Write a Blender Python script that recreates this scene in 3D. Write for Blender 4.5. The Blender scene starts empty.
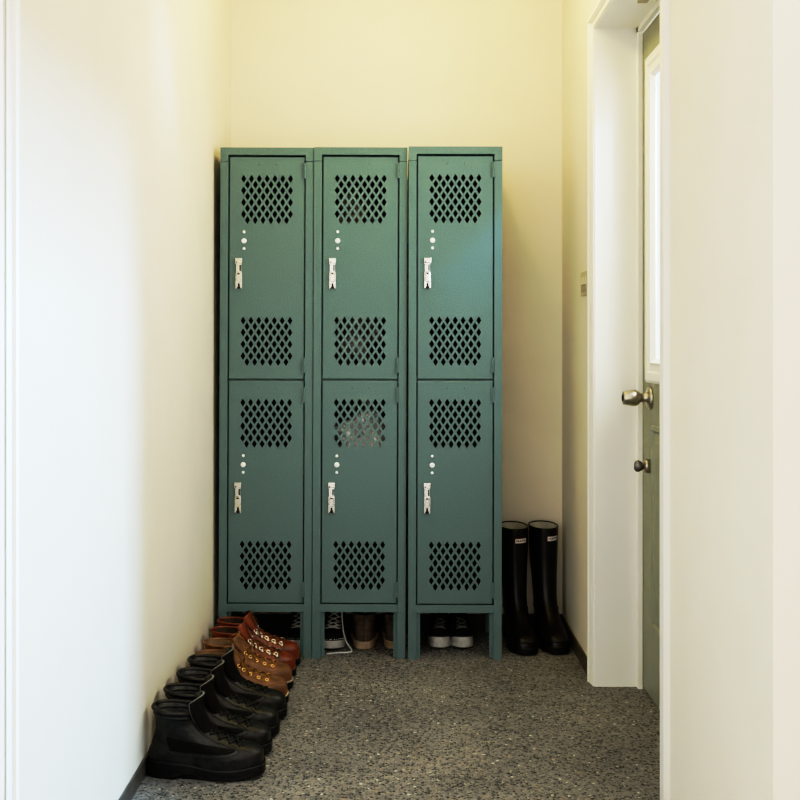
import bpy, bmesh, math, random
from math import sin, cos, pi, sqrt
from mathutils import Vector, noise, Matrix
from mathutils.geometry import delaunay_2d_cdt

random.seed(7)
scene = bpy.context.scene
col = scene.collection

# ------------------------------------------------------------------ materials
def new_mat(name):
    m = bpy.data.materials.new(name)
    m.use_nodes = True
    nt = m.node_tree
    return m, nt, nt.nodes['Principled BSDF']

def N(nt, kind, **kw):
    n = nt.nodes.new(kind)
    for k, v in kw.items():
        setattr(n, k, v)
    return n

def coords(nt, scale=1.0):
    tc = N(nt, 'ShaderNodeTexCoord')
    mp = N(nt, 'ShaderNodeMapping')
    mp.inputs['Scale'].default_value = (scale, scale, scale)
    nt.links.new(tc.outputs['Object'], mp.inputs['Vector'])
    return mp.outputs['Vector']

def ramp(nt, fac, stops, interp='LINEAR'):
    r = N(nt, 'ShaderNodeValToRGB')
    r.color_ramp.interpolation = interp
    el = r.color_ramp.elements
    while len(el) < len(stops):
        el.new(0.5)
    for e, (p, c) in zip(el, stops):
        e.position = p
        e.color = (*c, 1)
    nt.links.new(fac, r.inputs['Fac'])
    return r.outputs['Color']

def noisy(name, c1, c2, scale=40, rough=0.5, metal=0.0, bump=0.0, bscale=None, detail=4, spec=0.5, lo=0.35, hi=0.65):
    m, nt, b = new_mat(name)
    v = coords(nt)
    n = N(nt, 'ShaderNodeTexNoise')
    n.inputs['Scale'].default_value = scale
    n.inputs['Detail'].default_value = detail
    nt.links.new(v, n.inputs['Vector'])
    nt.links.new(ramp(nt, n.outputs['Fac'], [(lo, c1), (hi, c2)]), b.inputs['Base Color'])
    b.inputs['Roughness'].default_value = rough
    b.inputs['Metallic'].default_value = metal
    b.inputs['Specular IOR Level'].default_value = spec
    if bump:
        n2 = N(nt, 'ShaderNodeTexNoise')
        n2.inputs['Scale'].default_value = bscale or scale
        n2.inputs['Detail'].default_value = 3
        nt.links.new(v, n2.inputs['Vector'])
        bp = N(nt, 'ShaderNodeBump')
        bp.inputs['Strength'].default_value = bump
        bp.inputs['Distance'].default_value = 0.002
        nt.links.new(n2.outputs['Fac'], bp.inputs['Height'])
        nt.links.new(bp.outputs['Normal'], b.inputs['Normal'])
    return m

M = {}
M['wall'] = noisy('wall_paint', (0.78, 0.725, 0.615), (0.80, 0.745, 0.635), 6, 0.75, bump=0.06, bscale=180, spec=0.2)
M['ceiling'] = noisy('ceiling_paint', (0.80, 0.78, 0.72), (0.82, 0.80, 0.74), 6, 0.8, spec=0.2)
M['trim'] = noisy('trim_paint', (0.82, 0.80, 0.74), (0.84, 0.82, 0.76), 5, 0.45, spec=0.35)
M['base'] = noisy('baseboard_vinyl', (0.085, 0.072, 0.058), (0.12, 0.10, 0.082), 25, 0.55)
M['green'] = noisy('green_enamel', (0.114, 0.176, 0.178), (0.137, 0.207, 0.209), 260, 0.42, bump=0.12, bscale=420, spec=0.4)
M['green_shadow'] = noisy('green_enamel_painted_shade', (0.006, 0.009, 0.008), (0.009, 0.013, 0.011), 120, 0.6)  # same enamel, with the shade inside the lockers put into the colour
M['chrome'] = noisy('latch_chrome', (0.50, 0.48, 0.44), (0.82, 0.80, 0.75), 170, 0.22, metal=1.0, lo=0.3, hi=0.7)
M['dark'] = noisy('dark_slot', (0.01, 0.01, 0.01), (0.016, 0.016, 0.016), 50, 0.6)
M['cap'] = noisy('white_plastic_cap', (0.92, 0.94, 0.93), (0.96, 0.97, 0.96), 60, 0.4)
M['nickel'] = noisy('brushed_nickel', (0.42, 0.38, 0.31), (0.55, 0.50, 0.42), 160, 0.3, metal=1.0)
M['pewter'] = noisy('dark_pewter', (0.16, 0.15, 0.14), (0.24, 0.23, 0.21), 100, 0.35, metal=0.9)
M['sage'] = noisy('sage_door_paint', (0.285, 0.295, 0.225), (0.31, 0.32, 0.245), 20, 0.42, spec=0.4)
M['switch'] = noisy('switch_plastic', (0.50, 0.45, 0.32), (0.54, 0.49, 0.36), 40, 0.5)
M['rocker'] = noisy('rocker_plastic', (0.66, 0.61, 0.47), (0.7, 0.65, 0.5), 40, 0.45)
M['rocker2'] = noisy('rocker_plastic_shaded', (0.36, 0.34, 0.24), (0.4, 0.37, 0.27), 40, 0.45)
M['black_leather'] = noisy('black_leather', (0.009, 0.0085, 0.008), (0.026, 0.024, 0.021), 45, 0.38, bump=0.5, bscale=150, spec=0.45)
M['black_nylon'] = noisy('black_nylon', (0.006, 0.0055, 0.005), (0.014, 0.012, 0.010), 300, 0.8, bump=0.4, bscale=500, spec=0.25)
M['black_lining'] = noisy('grey_boot_lining', (0.03, 0.03, 0.03), (0.12, 0.12, 0.115), 60, 0.65, bump=0.5, bscale=120)
M['grey_edge'] = noisy('grey_lining_edge', (0.16, 0.155, 0.145), (0.25, 0.24, 0.225), 140, 0.8)
M['black_rubber'] = noisy('black_rubber', (0.006, 0.006, 0.006), (0.012, 0.0115, 0.011), 60, 0.5, bump=0.2, bscale=120, spec=0.4)
M['black_lace'] = noisy('black_lace', (0.008, 0.008, 0.008), (0.022, 0.021, 0.02), 300, 0.7)
M['black_thread'] = noisy('black_thread', (0.014, 0.013, 0.012), (0.03, 0.029, 0.027), 200, 0.6)
M['tan_leather'] = noisy('tan_leather', (0.15, 0.068, 0.033), (0.27, 0.138, 0.070), 22, 0.5, bump=0.4, bscale=130, spec=0.4)
M['tan_lining'] = noisy('tan_lining', (0.17, 0.10, 0.052), (0.26, 0.16, 0.09), 40, 0.7, bump=0.4, bscale=120)
M['tan_lace'] = noisy('tan_lace', (0.22, 0.10, 0.028), (0.32, 0.155, 0.05), 200, 0.6)
M['red_leather'] = noisy('oxblood_leather', (0.13, 0.028, 0.012), (0.24, 0.060, 0.024), 24, 0.4, bump=0.35, bscale=130, spec=0.5)
M['red_lining'] = noisy('brown_lining', (0.03, 0.018, 0.012), (0.06, 0.035, 0.022), 50, 0.75)
M['brown_lace'] = noisy('brown_lace', (0.09, 0.04, 0.018), (0.14, 0.065, 0.03), 200, 0.6)
M['brass'] = noisy('brass_eyelet', (0.75, 0.50, 0.18), (0.9, 0.64, 0.28), 100, 0.3, metal=0.8)
M['steel'] = noisy('bright_steel_eyelet', (0.85, 0.80, 0.68), (0.95, 0.91, 0.8), 100, 0.25, metal=0.6)
M['welt'] = noisy('pale_welt', (0.30, 0.24, 0.17), (0.40, 0.33, 0.24), 120, 0.7)
M['wellie'] = noisy('wellington_rubber', (0.0085, 0.007, 0.0075), (0.013, 0.0105, 0.011), 12, 0.33, spec=0.45)
M['wellie_in'] = noisy('wellington_lining', (0.50, 0.46, 0.38), (0.62, 0.58, 0.49), 40, 0.8)
M['lab_white'] = noisy('label_white', (0.72, 0.70, 0.66), (0.78, 0.76, 0.72), 40, 0.5)
M['lab_red'] = noisy('label_red', (0.30, 0.025, 0.02), (0.36, 0.03, 0.025), 40, 0.5)
M['canvas_black'] = noisy('black_canvas', (0.010, 0.010, 0.010), (0.02, 0.02, 0.02), 300, 0.85)
M['white_rubber'] = noisy('white_rubber', (0.48, 0.465, 0.43), (0.60, 0.585, 0.545), 50, 0.55)
M['white_lace'] = noisy('white_lace', (0.6, 0.59, 0.56), (0.75, 0.74, 0.7), 200, 0.8)
M['suede'] = noisy('taupe_suede', (0.10, 0.075, 0.056), (0.16, 0.12, 0.09), 70, 0.9, bump=0.4, bscale=300)
M['crepe'] = noisy('tan_crepe_sole', (0.36, 0.26, 0.17), (0.46, 0.34, 0.23), 90, 0.8)
M['cloth'] = noisy('dark_grey_cloth', (0.06, 0.05, 0.048), (0.30, 0.25, 0.24), 16, 0.8)
M['bag'] = noisy('pale_crumpled_plastic', (0.34, 0.31, 0.30), (0.95, 0.92, 0.9), 24, 0.35)

def make_floor_mat():
    m, nt, b = new_mat('polished_aggregate_concrete')
    v = coords(nt)
    L = nt.links.new
    # warp a little so stones are not perfect cells
    nz = N(nt, 'ShaderNodeTexNoise'); nz.inputs['Scale'].default_value = 120
    L(v, nz.inputs['Vector'])
    vm = N(nt, 'ShaderNodeVectorMath', operation='MULTIPLY_ADD')
    L(nz.outputs['Color'], vm.inputs[0]); vm.inputs[1].default_value = (0.004, 0.004, 0.0); L(v, vm.inputs[2])
    vo = N(nt, 'ShaderNodeTexVoronoi'); vo.inputs['Scale'].default_value = 160
    L(vm.outputs[0], vo.inputs['Vector'])
    sep = N(nt, 'ShaderNodeSeparateColor'); L(vo.outputs['Color'], sep.inputs[0])
    stone = ramp(nt, sep.outputs[0], [(0.0, (0.012, 0.012, 0.012)), (0.20, (0.026, 0.026, 0.026)), (0.30, (0.135, 0.130, 0.118)),
                                      (0.60, (0.25, 0.240, 0.220)), (0.95, (0.34, 0.325, 0.295)), (0.98, (0.40, 0.31, 0.19)), (0.995, (0.66, 0.64, 0.59))])
    vd = N(nt, 'ShaderNodeTexVoronoi', feature='DISTANCE_TO_EDGE'); vd.inputs['Scale'].default_value = 160
    L(vm.outputs[0], vd.inputs['Vector'])
    edge = ramp(nt, vd.outputs['Distance'], [(0.02, (0, 0, 0)), (0.16, (1, 1, 1))])
    n2 = N(nt, 'ShaderNodeTexNoise'); n2.inputs['Scale'].default_value = 5; n2.inputs['Detail'].default_value = 5
    L(v, n2.inputs['Vector'])
    mort = ramp(nt, n2.outputs['Fac'], [(0.3, (0.19, 0.182, 0.165)), (0.7, (0.31, 0.297, 0.272))])
    mx = N(nt, 'ShaderNodeMix', data_type='RGBA'); L(edge, mx.inputs['Factor']); L(mort, mx.inputs['A']); L(stone, mx.inputs['B'])
    # broad stains
    n3 = N(nt, 'ShaderNodeTexNoise'); n3.inputs['Scale'].default_value = 3.0; n3.inputs['Detail'].default_value = 4
    L(v, n3.inputs['Vector'])
    st = ramp(nt, n3.outputs['Fac'], [(0.3, (0.84, 0.85, 0.87)), (0.7, (1.08, 1.07, 1.06))])
    mm = N(nt, 'ShaderNodeMix', data_type='RGBA', blend_type='MULTIPLY'); mm.inputs['Factor'].default_value = 1.0
    L(mx.outputs['Result'], mm.inputs['A']); L(st, mm.inputs['B'])
    L(mm.outputs['Result'], b.inputs['Base Color'])
    b.inputs['Roughness'].default_value = 0.62
    b.inputs['Specular IOR Level'].default_value = 0.3
    bp = N(nt, 'ShaderNodeBump'); bp.inputs['Strength'].default_value = 0.35; bp.inputs['Distance'].default_value = 0.0015
    L(edge, bp.inputs['Height']); L(bp.outputs['Normal'], b.inputs['Normal'])
    return m
M['floor'] = make_floor_mat()

def make_glass():
    m, nt, b = new_mat('window_glass')
    nt.nodes.remove(b)
    out = nt.nodes['Material Output']
    tr = N(nt, 'ShaderNodeBsdfTransparent'); tr.inputs[0].default_value = (0.94, 0.97, 0.98, 1)
    gl = N(nt, 'ShaderNodeBsdfGlossy'); gl.inputs['Roughness'].default_value = 0.03
    mx = N(nt, 'ShaderNodeMixShader'); mx.inputs[0].default_value = 0.08
    nt.links.new(tr.outputs[0], mx.inputs[1]); nt.links.new(gl.outputs[0], mx.inputs[2])
    nt.links.new(mx.outputs[0], out.inputs['Surface'])
    return m
M['glass'] = make_glass()

# ------------------------------------------------------------------ helpers
def link_mesh(name, bm, mats, parent=None, smooth=False, loc=None):
    me = bpy.data.meshes.new(name)
    bmesh.ops.recalc_face_normals(bm, faces=bm.faces)
    bm.to_mesh(me); bm.free()
    if not isinstance(mats, (list, tuple)):
        mats = [mats]
    for m in mats:
        me.materials.append(m)
    if smooth:
        for p in me.polygons:
            p.use_smooth = True
    o = bpy.data.objects.new(name, me)
    col.objects.link(o)
    if parent is not None:
        o.parent = parent
    if loc is not None:
        o.location = loc
    return o

def box(bm, x0, x1, y0, y1, z0, z1, bev=0.0, mi=0):
    vs = [bm.verts.new((x, y, z)) for x in (x0, x1) for y in (y0, y1) for z in (z0, z1)]
    idx = [(0, 1, 3, 2), (4, 6, 7, 5), (0, 4, 5, 1), (2, 3, 7, 6), (0, 2, 6, 4), (1, 5, 7, 3)]
    fs = [bm.faces.new([vs[i] for i in f]) for f in idx]
    for f in fs:
        f.material_index = mi
    if bev > 0:
        es = list({e for f in fs for e in f.edges})
        r = bmesh.ops.bevel(bm, geom=es, offset=bev, segments=2, profile=0.6, affect='EDGES')
        for f in r['faces']:
            f.material_index = mi

def tube(bm, pts, r, seg=6, mi=0, closed=False):
    pts = [Vector(p) for p in pts]
    n = len(pts)
    rings = []
    prev = None
    for i, p in enumerate(pts):
        if closed:
            d = pts[(i + 1) % n] - pts[i - 1]
        else:
            d = pts[min(i + 1, n - 1)] - pts[max(i - 1, 0)]
        d.normalize()
        ref = prev if prev is not None else (Vector((0, 0, 1)) if abs(d.z) < 0.9 else Vector((1, 0, 0)))
        a = ref - d * ref.dot(d)
        if a.length < 1e-6:
            a = d.orthogonal()
        a.normalize(); prev = a
        b2 = d.cross(a)
        rr = r[i] if isinstance(r, (list, tuple)) else r
        rings.append([bm.verts.new(p + a * (rr * cos(2 * pi * k / seg)) + b2 * (rr * sin(2 * pi * k / seg))) for k in range(seg)])
    m = n if closed else n - 1
    for i in range(m):
        A, B = rings[i], rings[(i + 1) % n]
        for k in range(seg):
            f = bm.faces.new((A[k], A[(k + 1) % seg], B[(k + 1) % seg], B[k])); f.material_index = mi
    if not closed:
        for R in (rings[0][::-1], rings[-1]):
            f = bm.faces.new(R); f.material_index = mi

def lathe(bm, prof, axis='x', seg=28, c=(0, 0, 0), mi=0):
    """prof: list of (along, radius)"""
    rings = []
    for a, r in prof:
        ring = []
        for k in range(seg):
            t = 2 * pi * k / seg
            if axis == 'x': p = (a, r * cos(t), r * sin(t))
            elif axis == 'y': p = (r * cos(t), a, r * sin(t))
            else: p = (r * cos(t), r * sin(t), a)
            ring.append(bm.verts.new((p[0] + c[0], p[1] + c[1], p[2] + c[2])))
        rings.append(ring)
    for A, B in zip(rings, rings[1:]):
        for k in range(seg):
            f = bm.faces.new((A[k], A[(k + 1) % seg], B[(k + 1) % seg], B[k])); f.material_index = mi
    for R in (rings[0], rings[-1]):
        f = bm.faces.new(R); f.material_index = mi

def prism(bm, poly, axis, a0, a1, mi=0):
    """extrude a 2D polygon (list of 2 coords) along axis"""
    def P(u, v, a):
        return {'x': (a, u, v), 'y': (u, a, v), 'z': (u, v, a)}[axis]
    A = [bm.verts.new(P(u, v, a0)) for u, v in poly]
    B = [bm.verts.new(P(u, v, a1)) for u, v in poly]
    n = len(poly)
    fs = [bm.faces.new(A), bm.faces.new(B[::-1])]
    for i in range(n):
        fs.append(bm.faces.new((A[i], B[i], B[(i + 1) % n], A[(i + 1) % n])))
    for f in fs:
        f.material_index = mi

def empty(name, loc=(0, 0, 0), rz=0.0):
    o = bpy.data.objects.new(name, None)
    o.empty_display_size = 0.1
    col.objects.link(o)
    o.location = loc
    o.rotation_euler = (0, 0, rz)
    return o

def tag(o, label=None, cat=None, group=None, kind=None):
    if label: o['label'] = label
    if cat: o['category'] = cat
    if group: o['group'] = group
    if kind: o['kind'] = kind
    return o

def copy_tree(o, parent=None):
    c = o.copy()
    col.objects.link(c)
    if parent is not None:
        c.parent = parent
    for ch in list(o.children):
        copy_tree(ch, c)
    return c

def smooth01(a, b, x):
    t = min(1, max(0, (x - a) / (b - a)))
    return t * t * (3 - 2 * t)

def curve1(pts):
    """monotone cubic through (x, y) points"""
    xs = [p[0] for p in pts]; ys = [p[1] for p in pts]
    n = len(xs)
    d = [(ys[i + 1] - ys[i]) / (xs[i + 1] - xs[i]) for i in range(n - 1)]
    m = [d[0]] + [0 if d[i - 1] * d[i] <= 0 else 2 * d[i - 1] * d[i] / (d[i - 1] + d[i]) for i in range(1, n - 1)] + [d[-1]]
    def f(x):
        if x <= xs[0]: return ys[0]
        if x >= xs[-1]: return ys[-1]
        for i in range(n - 1):
            if x <= xs[i + 1]:
                h = xs[i + 1] - xs[i]; t = (x - xs[i]) / h
                return ((2 * t**3 - 3 * t**2 + 1) * ys[i] + (t**3 - 2 * t**2 + t) * h * m[i]
                        + (-2 * t**3 + 3 * t**2) * ys[i + 1] + (t**3 - t**2) * h * m[i + 1])
    return f

# ------------------------------------------------------------------ room shell
XL, XR, YB = -0.614, 0.575, 3.77
Y_OPEN_L, Y_OPEN_R = 1.69, 1.627
D0, D1, DH = 2.325, 3.135, 1.967     # entrance opening: near, far, head height
CEIL = 2.46

bm = bmesh.new(); box(bm, -2.2, 0.83, -0.6, YB + 0.12, -0.1, 0.0)
o = link_mesh('floor', bm, M['floor']); tag(o, kind='structure')
bm = bmesh.new(); box(bm, XL - 0.14, 0.76, 1.6, YB + 0.12, CEIL, CEIL + 0.1)
o = link_mesh('ceiling', bm, M['ceiling']); tag(o, kind='structure')
bm = bmesh.new(); box(bm, XL - 0.14, 0.76, YB, YB + 0.12, 0, CEIL)
o = link_mesh('wall_back', bm, M['wall']); tag(o, kind='structure')
bm = bmesh.new(); box(bm, XL - 0.14, XL, Y_OPEN_L, YB, 0, CEIL); box(bm, -1.6, XL - 0.14, Y_OPEN_L, Y_OPEN_L + 0.12, 0, CEIL)
o = link_mesh('wall_left', bm, M['wall']); tag(o, kind='structure')
bm = bmesh.new()
box(bm, XR, 0.76, Y_OPEN_R, D0, 0, CEIL); box(bm, XR, 0.76, D1, YB, 0, CEIL); box(bm, XR, 0.76, D0, D1, DH, CEIL)
o = link_mesh('wall_right', bm, M['wall']); tag(o, kind='structure')
bm = bmesh.new(); box(bm, XL - 0.14, 0.76, 1.6, 1.68, 2.35, CEIL)
o = link_mesh('wall_front', bm, M['wall']); tag(o, kind='structure')

bm = bmesh.new()  # unseen wall and header, added to block and shape the daylight patch
box(bm, 0.76, 1.07, Y_OPEN_R, Y_OPEN_R + 0.12, 0, CEIL); box(bm, 0.95, 1.07, 1.05, Y_OPEN_R, 0, CEIL); box(bm, 1.07, 2.4, 1.05, 1.17, 0, CEIL)
box(bm, 0.95, 1.07, -1.2, 1.05, 2.37, 2.75); box(bm, 0.95, 1.07, -1.2, -0.3, 0, 2.37)
o = link_mesh('wall_light_blocker', bm, M['wall']); tag(o, kind='structure')
bm = bmesh.new(); box(bm, XL, XL + 0.005, Y_OPEN_L + 0.01, YB, 0, 0.042, 0.001)
o = link_mesh('baseboard_left', bm, M['base']); tag(o, kind='structure')
bm = bmesh.new(); box(bm, XR - 0.006, XR, D1 + 0.05, YB, 0, 0.05, 0.001); box(bm, XR - 0.006, XR, Y_OPEN_R + 0.005, D0 - 0.08, 0, 0.05, 0.001)
o = link_mesh('baseboard_right', bm, M['base']); tag(o, kind='structure')
bm = bmesh.new(); box(bm, XL, XR, YB - 0.006, YB, 0, 0.05, 0.001)
o = link_mesh('baseboard_back', bm, M['base']); tag(o, kind='structure')

# casing round the entrance (profiled), jamb lining and stops
def casing_poly(inner, s, w):
    # (y, x): thick outer bead, stepped down to a thin inner lip. s=+1 far side, -1 near side
    return [(inner, XR), (inner, XR - 0.004), (inner + s * 0.007, XR - 0.006), (inner + s * 0.013, XR - 0.0045),
            (inner + s * 0.018, XR - 0.0075), (inner + s * (w - 0.018), XR - 0.0095), (inner + s * (w - 0.014), XR - 0.008),
            (inner + s * (w - 0.009), XR - 0.0135), (inner + s * w, XR - 0.0135), (inner + s * w, XR)]
bm = bmesh.new()
prism(bm, [(x, y) for y, x in casing_poly(D1, 1, 0.05)], 'z', 0, DH + 0.03)
prism(bm, [(x, y) for y, x in casing_poly(D0, -1, 0.07)], 'z', 0, DH + 0.03)
hp = casing_poly(0, 1, 0.035)
prism(bm, [(x, z + DH) for z, x in hp], 'y', D0 - 0.07, D1 + 0.05)
o = link_mesh('trim_1', bm, M['trim']); tag(o, kind='structure')
bm = bmesh.new()
XJ, XD = 0.699, 0.714
box(bm, XR, XD + 0.045, D1 - 0.004, D1 + 0.0005, 0, DH)            # far jamb lining
box(bm, XR, XD + 0.045, D0 - 0.0005, D0 + 0.004, 0, DH)            # near jamb lining
box(bm, XR, XD + 0.045, D0, D1, DH - 0.004, DH + 0.0005)           # head lining
box(bm, XJ, XD - 0.001, D1 - 0.026, D1 - 0.004, 0, DH - 0.004, 0.001)   # stops
box(bm, XJ, XD - 0.001, D0 + 0.004, D0 + 0.026, 0, DH - 0.004, 0.001)
box(bm, XJ, XD - 0.001, D0 + 0.004, D1 - 0.004, DH - 0.02, DH - 0.004, 0.001)
o = link_mesh('trim_2', bm, M['trim']); tag(o, kind='structure')

# stepped casing on the edge of the passage where the camera looks in
bm = bmesh.new()
prof = [(-0.614, 1.69), (-0.614, 1.683), (-0.6175, 1.680), (-0.619, 1.686), (-0.626, 1.686), (-0.6275, 1.677), (-0.6305, 1.674),
        (-0.632, 1.684), (-0.6345, 1.684), (-0.636, 1.672), (-0.662, 1.670), (-0.67, 1.674), (-0.67, 1.69)]
prism(bm, prof, 'z', 0, 2.03)
o = link_mesh('trim_3', bm, M['trim']); tag(o, kind='structure')

# ------------------------------------------------------------------ entrance door
door = None
DN, DF = 2.335, 3.121
bm = bmesh.new()
def quad_ring(bm, yo0, yo1, zo0, zo1, xo, yi0, yi1, zi0, zi1, xi):
    O = [bm.verts.new((xo, y, z)) for y, z in ((yo0, zo0), (yo1, zo0), (yo1, zo1), (yo0, zo1))]
    I = [bm.verts.new((xi, y, z)) for y, z in ((yi0, zi0), (yi1, zi0), (yi1, zi1), (yi0, zi1))]
    for k in range(4):
        bm.faces.new((O[k], O[(k + 1) % 4], I[(k + 1) % 4], I[k]))
    return I
# slab in pieces around the glazed opening
wy0, wy1, wz0, wz1 = 2.47, 2.963, 0.945, 1.80
def slab(x0, x1, ya, yb, za, zb):
    box(bm, x0, x1, DN, ya, 0.008, DH - 0.024); box(bm, x0, x1, yb, DF, 0.008, DH - 0.024)
    box(bm, x0, x1, ya, yb, 0.008, za); box(bm, x0, x1, ya, yb, zb, DH - 0.024)
slab(XD, XD + 0.005, 2.43, 3.02, 0.935, 1.83)          # inner skin, behind the bead frame
slab(XD + 0.005, XD + 0.034, 2.40, 3.097, 0.91, 1.855)  # core with a wider rebate for the glass
door = link_mesh('door_1', bm, M['sage']); tag(door, kind='structure')
bm = bmesh.new()
fo = (2.40, 3.046, 0.912, 1.850)
def frame_profile(bm, y0, y1, z0, z1, steps):
    prev = None
    for ins, x in steps:
        ring = [bm.verts.new((x, y, z)) for y, z in ((y0 + ins, z0 + ins), (y1 - ins, z0 + ins), (y1 - ins, z1 - ins), (y0 + ins, z1 - ins))]
        if prev:
            for k in range(4):
                bm.faces.new((prev[k], prev[(k + 1) % 4], ring[(k + 1) % 4], ring[k]))
        prev = ring
    return prev
frame_profile(bm, *fo, [(0, XD), (0.0, XD - 0.006), (0.008, XD - 0.011), (0.028, XD - 0.011), (0.034, XD - 0.006), (0.05, XD - 0.006), (0.058, XD - 0.009), (0.068, XD + 0.003)])
link_mesh('window_frame', bm, M['trim'], door)
bm = bmesh.new(); box(bm, XD + 0.002, XD + 0.005, fo[0] + 0.06, fo[1] - 0.06, fo[2] + 0.06, fo[3] - 0.06)
link_mesh('window_pane', bm, M['glass'], door)
for (py0, py1) in ((2.745, 2.985), (2.42, 2.66)):
    bm = bmesh.new()
    last = frame_profile(bm, py0, py1, 0.215, 0.793, [(0, XD + 0.0005), (0.004, XD - 0.008), (0.013, XD - 0.008), (0.020, XD - 0.0008), (0.05, XD - 0.008)])
    bm.faces.new(last)
    link_mesh('door_panel', bm, M['sage'], door)
# knob
kb = (0, 3.016, 0.868)
bm = bmesh.new()
lathe(bm, [(XD, 0.034), (XD - 0.004, 0.034), (XD - 0.010, 0.026), (XD - 0.013, 0.0135), (XD - 0.030, 0.0125), (XD - 0.033, 0.0175), (XD - 0.042, 0.0235),
           (XD - 0.052, 0.0245), (XD - 0.076, 0.0200), (XD - 0.0795, 0.0185), (XD - 0.080, 0.012)], 'x', 32, kb)
lathe(bm, [(XD - 0.0795, 0.0115), (XD - 0.0812, 0.0105), (XD - 0.0814, 0.002)], 'x', 20, kb, 1)
link_mesh('door_knob', bm, [M['nickel'], M['dark']], door, True)
bm = bmesh.new()
lc = (0, 3.016, 0.672)
lathe(bm, [(XD, 0.021), (XD - 0.014, 0.0205), (XD - 0.018, 0.019), (XD - 0.019, 0.008)], 'x', 28, lc)
# thumb turn: flattened rounded paddle
for k in range(1):
    prev = None
    for x, a, b2 in ((XD - 0.018, 0.008, 0.008), (XD - 0.024, 0.011, 0.010), (XD - 0.034, 0.017, 0.0095), (XD - 0.042, 0.016, 0.007), (XD - 0.047, 0.010, 0.004)):
        ring = [bm.verts.new((x, lc[1] + b2 * cos(t * pi / 10), lc[2] + a * sin(t * pi / 10))) for t in range(20)]
        if prev:
            for q in range(20):
                f = bm.faces.new((prev[q], prev[(q + 1) % 20], ring[(q + 1) % 20], ring[q])); f.material_index = 1
        prev = ring
    f = bm.faces.new(prev); f.material_index = 1
link_mesh('thumb_turn', bm, [M['nickel'], M['pewter']], door, True)

# door contact under the head of the opening
bm = bmesh.new(); box(bm, 0.640, 0.668, 2.80, 2.86, DH - 0.016, DH - 0.0035, 0.003)
o = link_mesh('door_contact', bm, M['rocker2'])
tag(o, 'small grey door contact fixed under the head of the entrance opening', 'sensor')

# light switch
sw = empty('light_switch', (XR, 3.285, 1.172))
tag(sw, 'small beige light switch plate on the wall beside the entrance casing', 'light switch')
bm = bmesh.new(); box(bm, -0.006, 0, -0.06, 0.06, 0, 0.076, 0.002)
link_mesh('switch_plate', bm, M['switch'], sw)
bm = bmesh.new(); box(bm, -0.0105, -0.005, -0.042, 0.042, 0.034, 0.058, 0.0015); link_mesh('rocker', bm, M['rocker'], sw)
bm = bmesh.new(); box(bm, -0.0085, -0.005, -0.042, 0.042, 0.012, 0.031, 0.0015); link_mesh('rocker', bm, M['rocker2'], sw)

# ------------------------------------------------------------------ lockers
LW, LD, LH = 0.303, 0.325, 1.659
FZ0, FZ1 = 0.176, 1.635
MID = 0.9054
POST = 0.026

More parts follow.
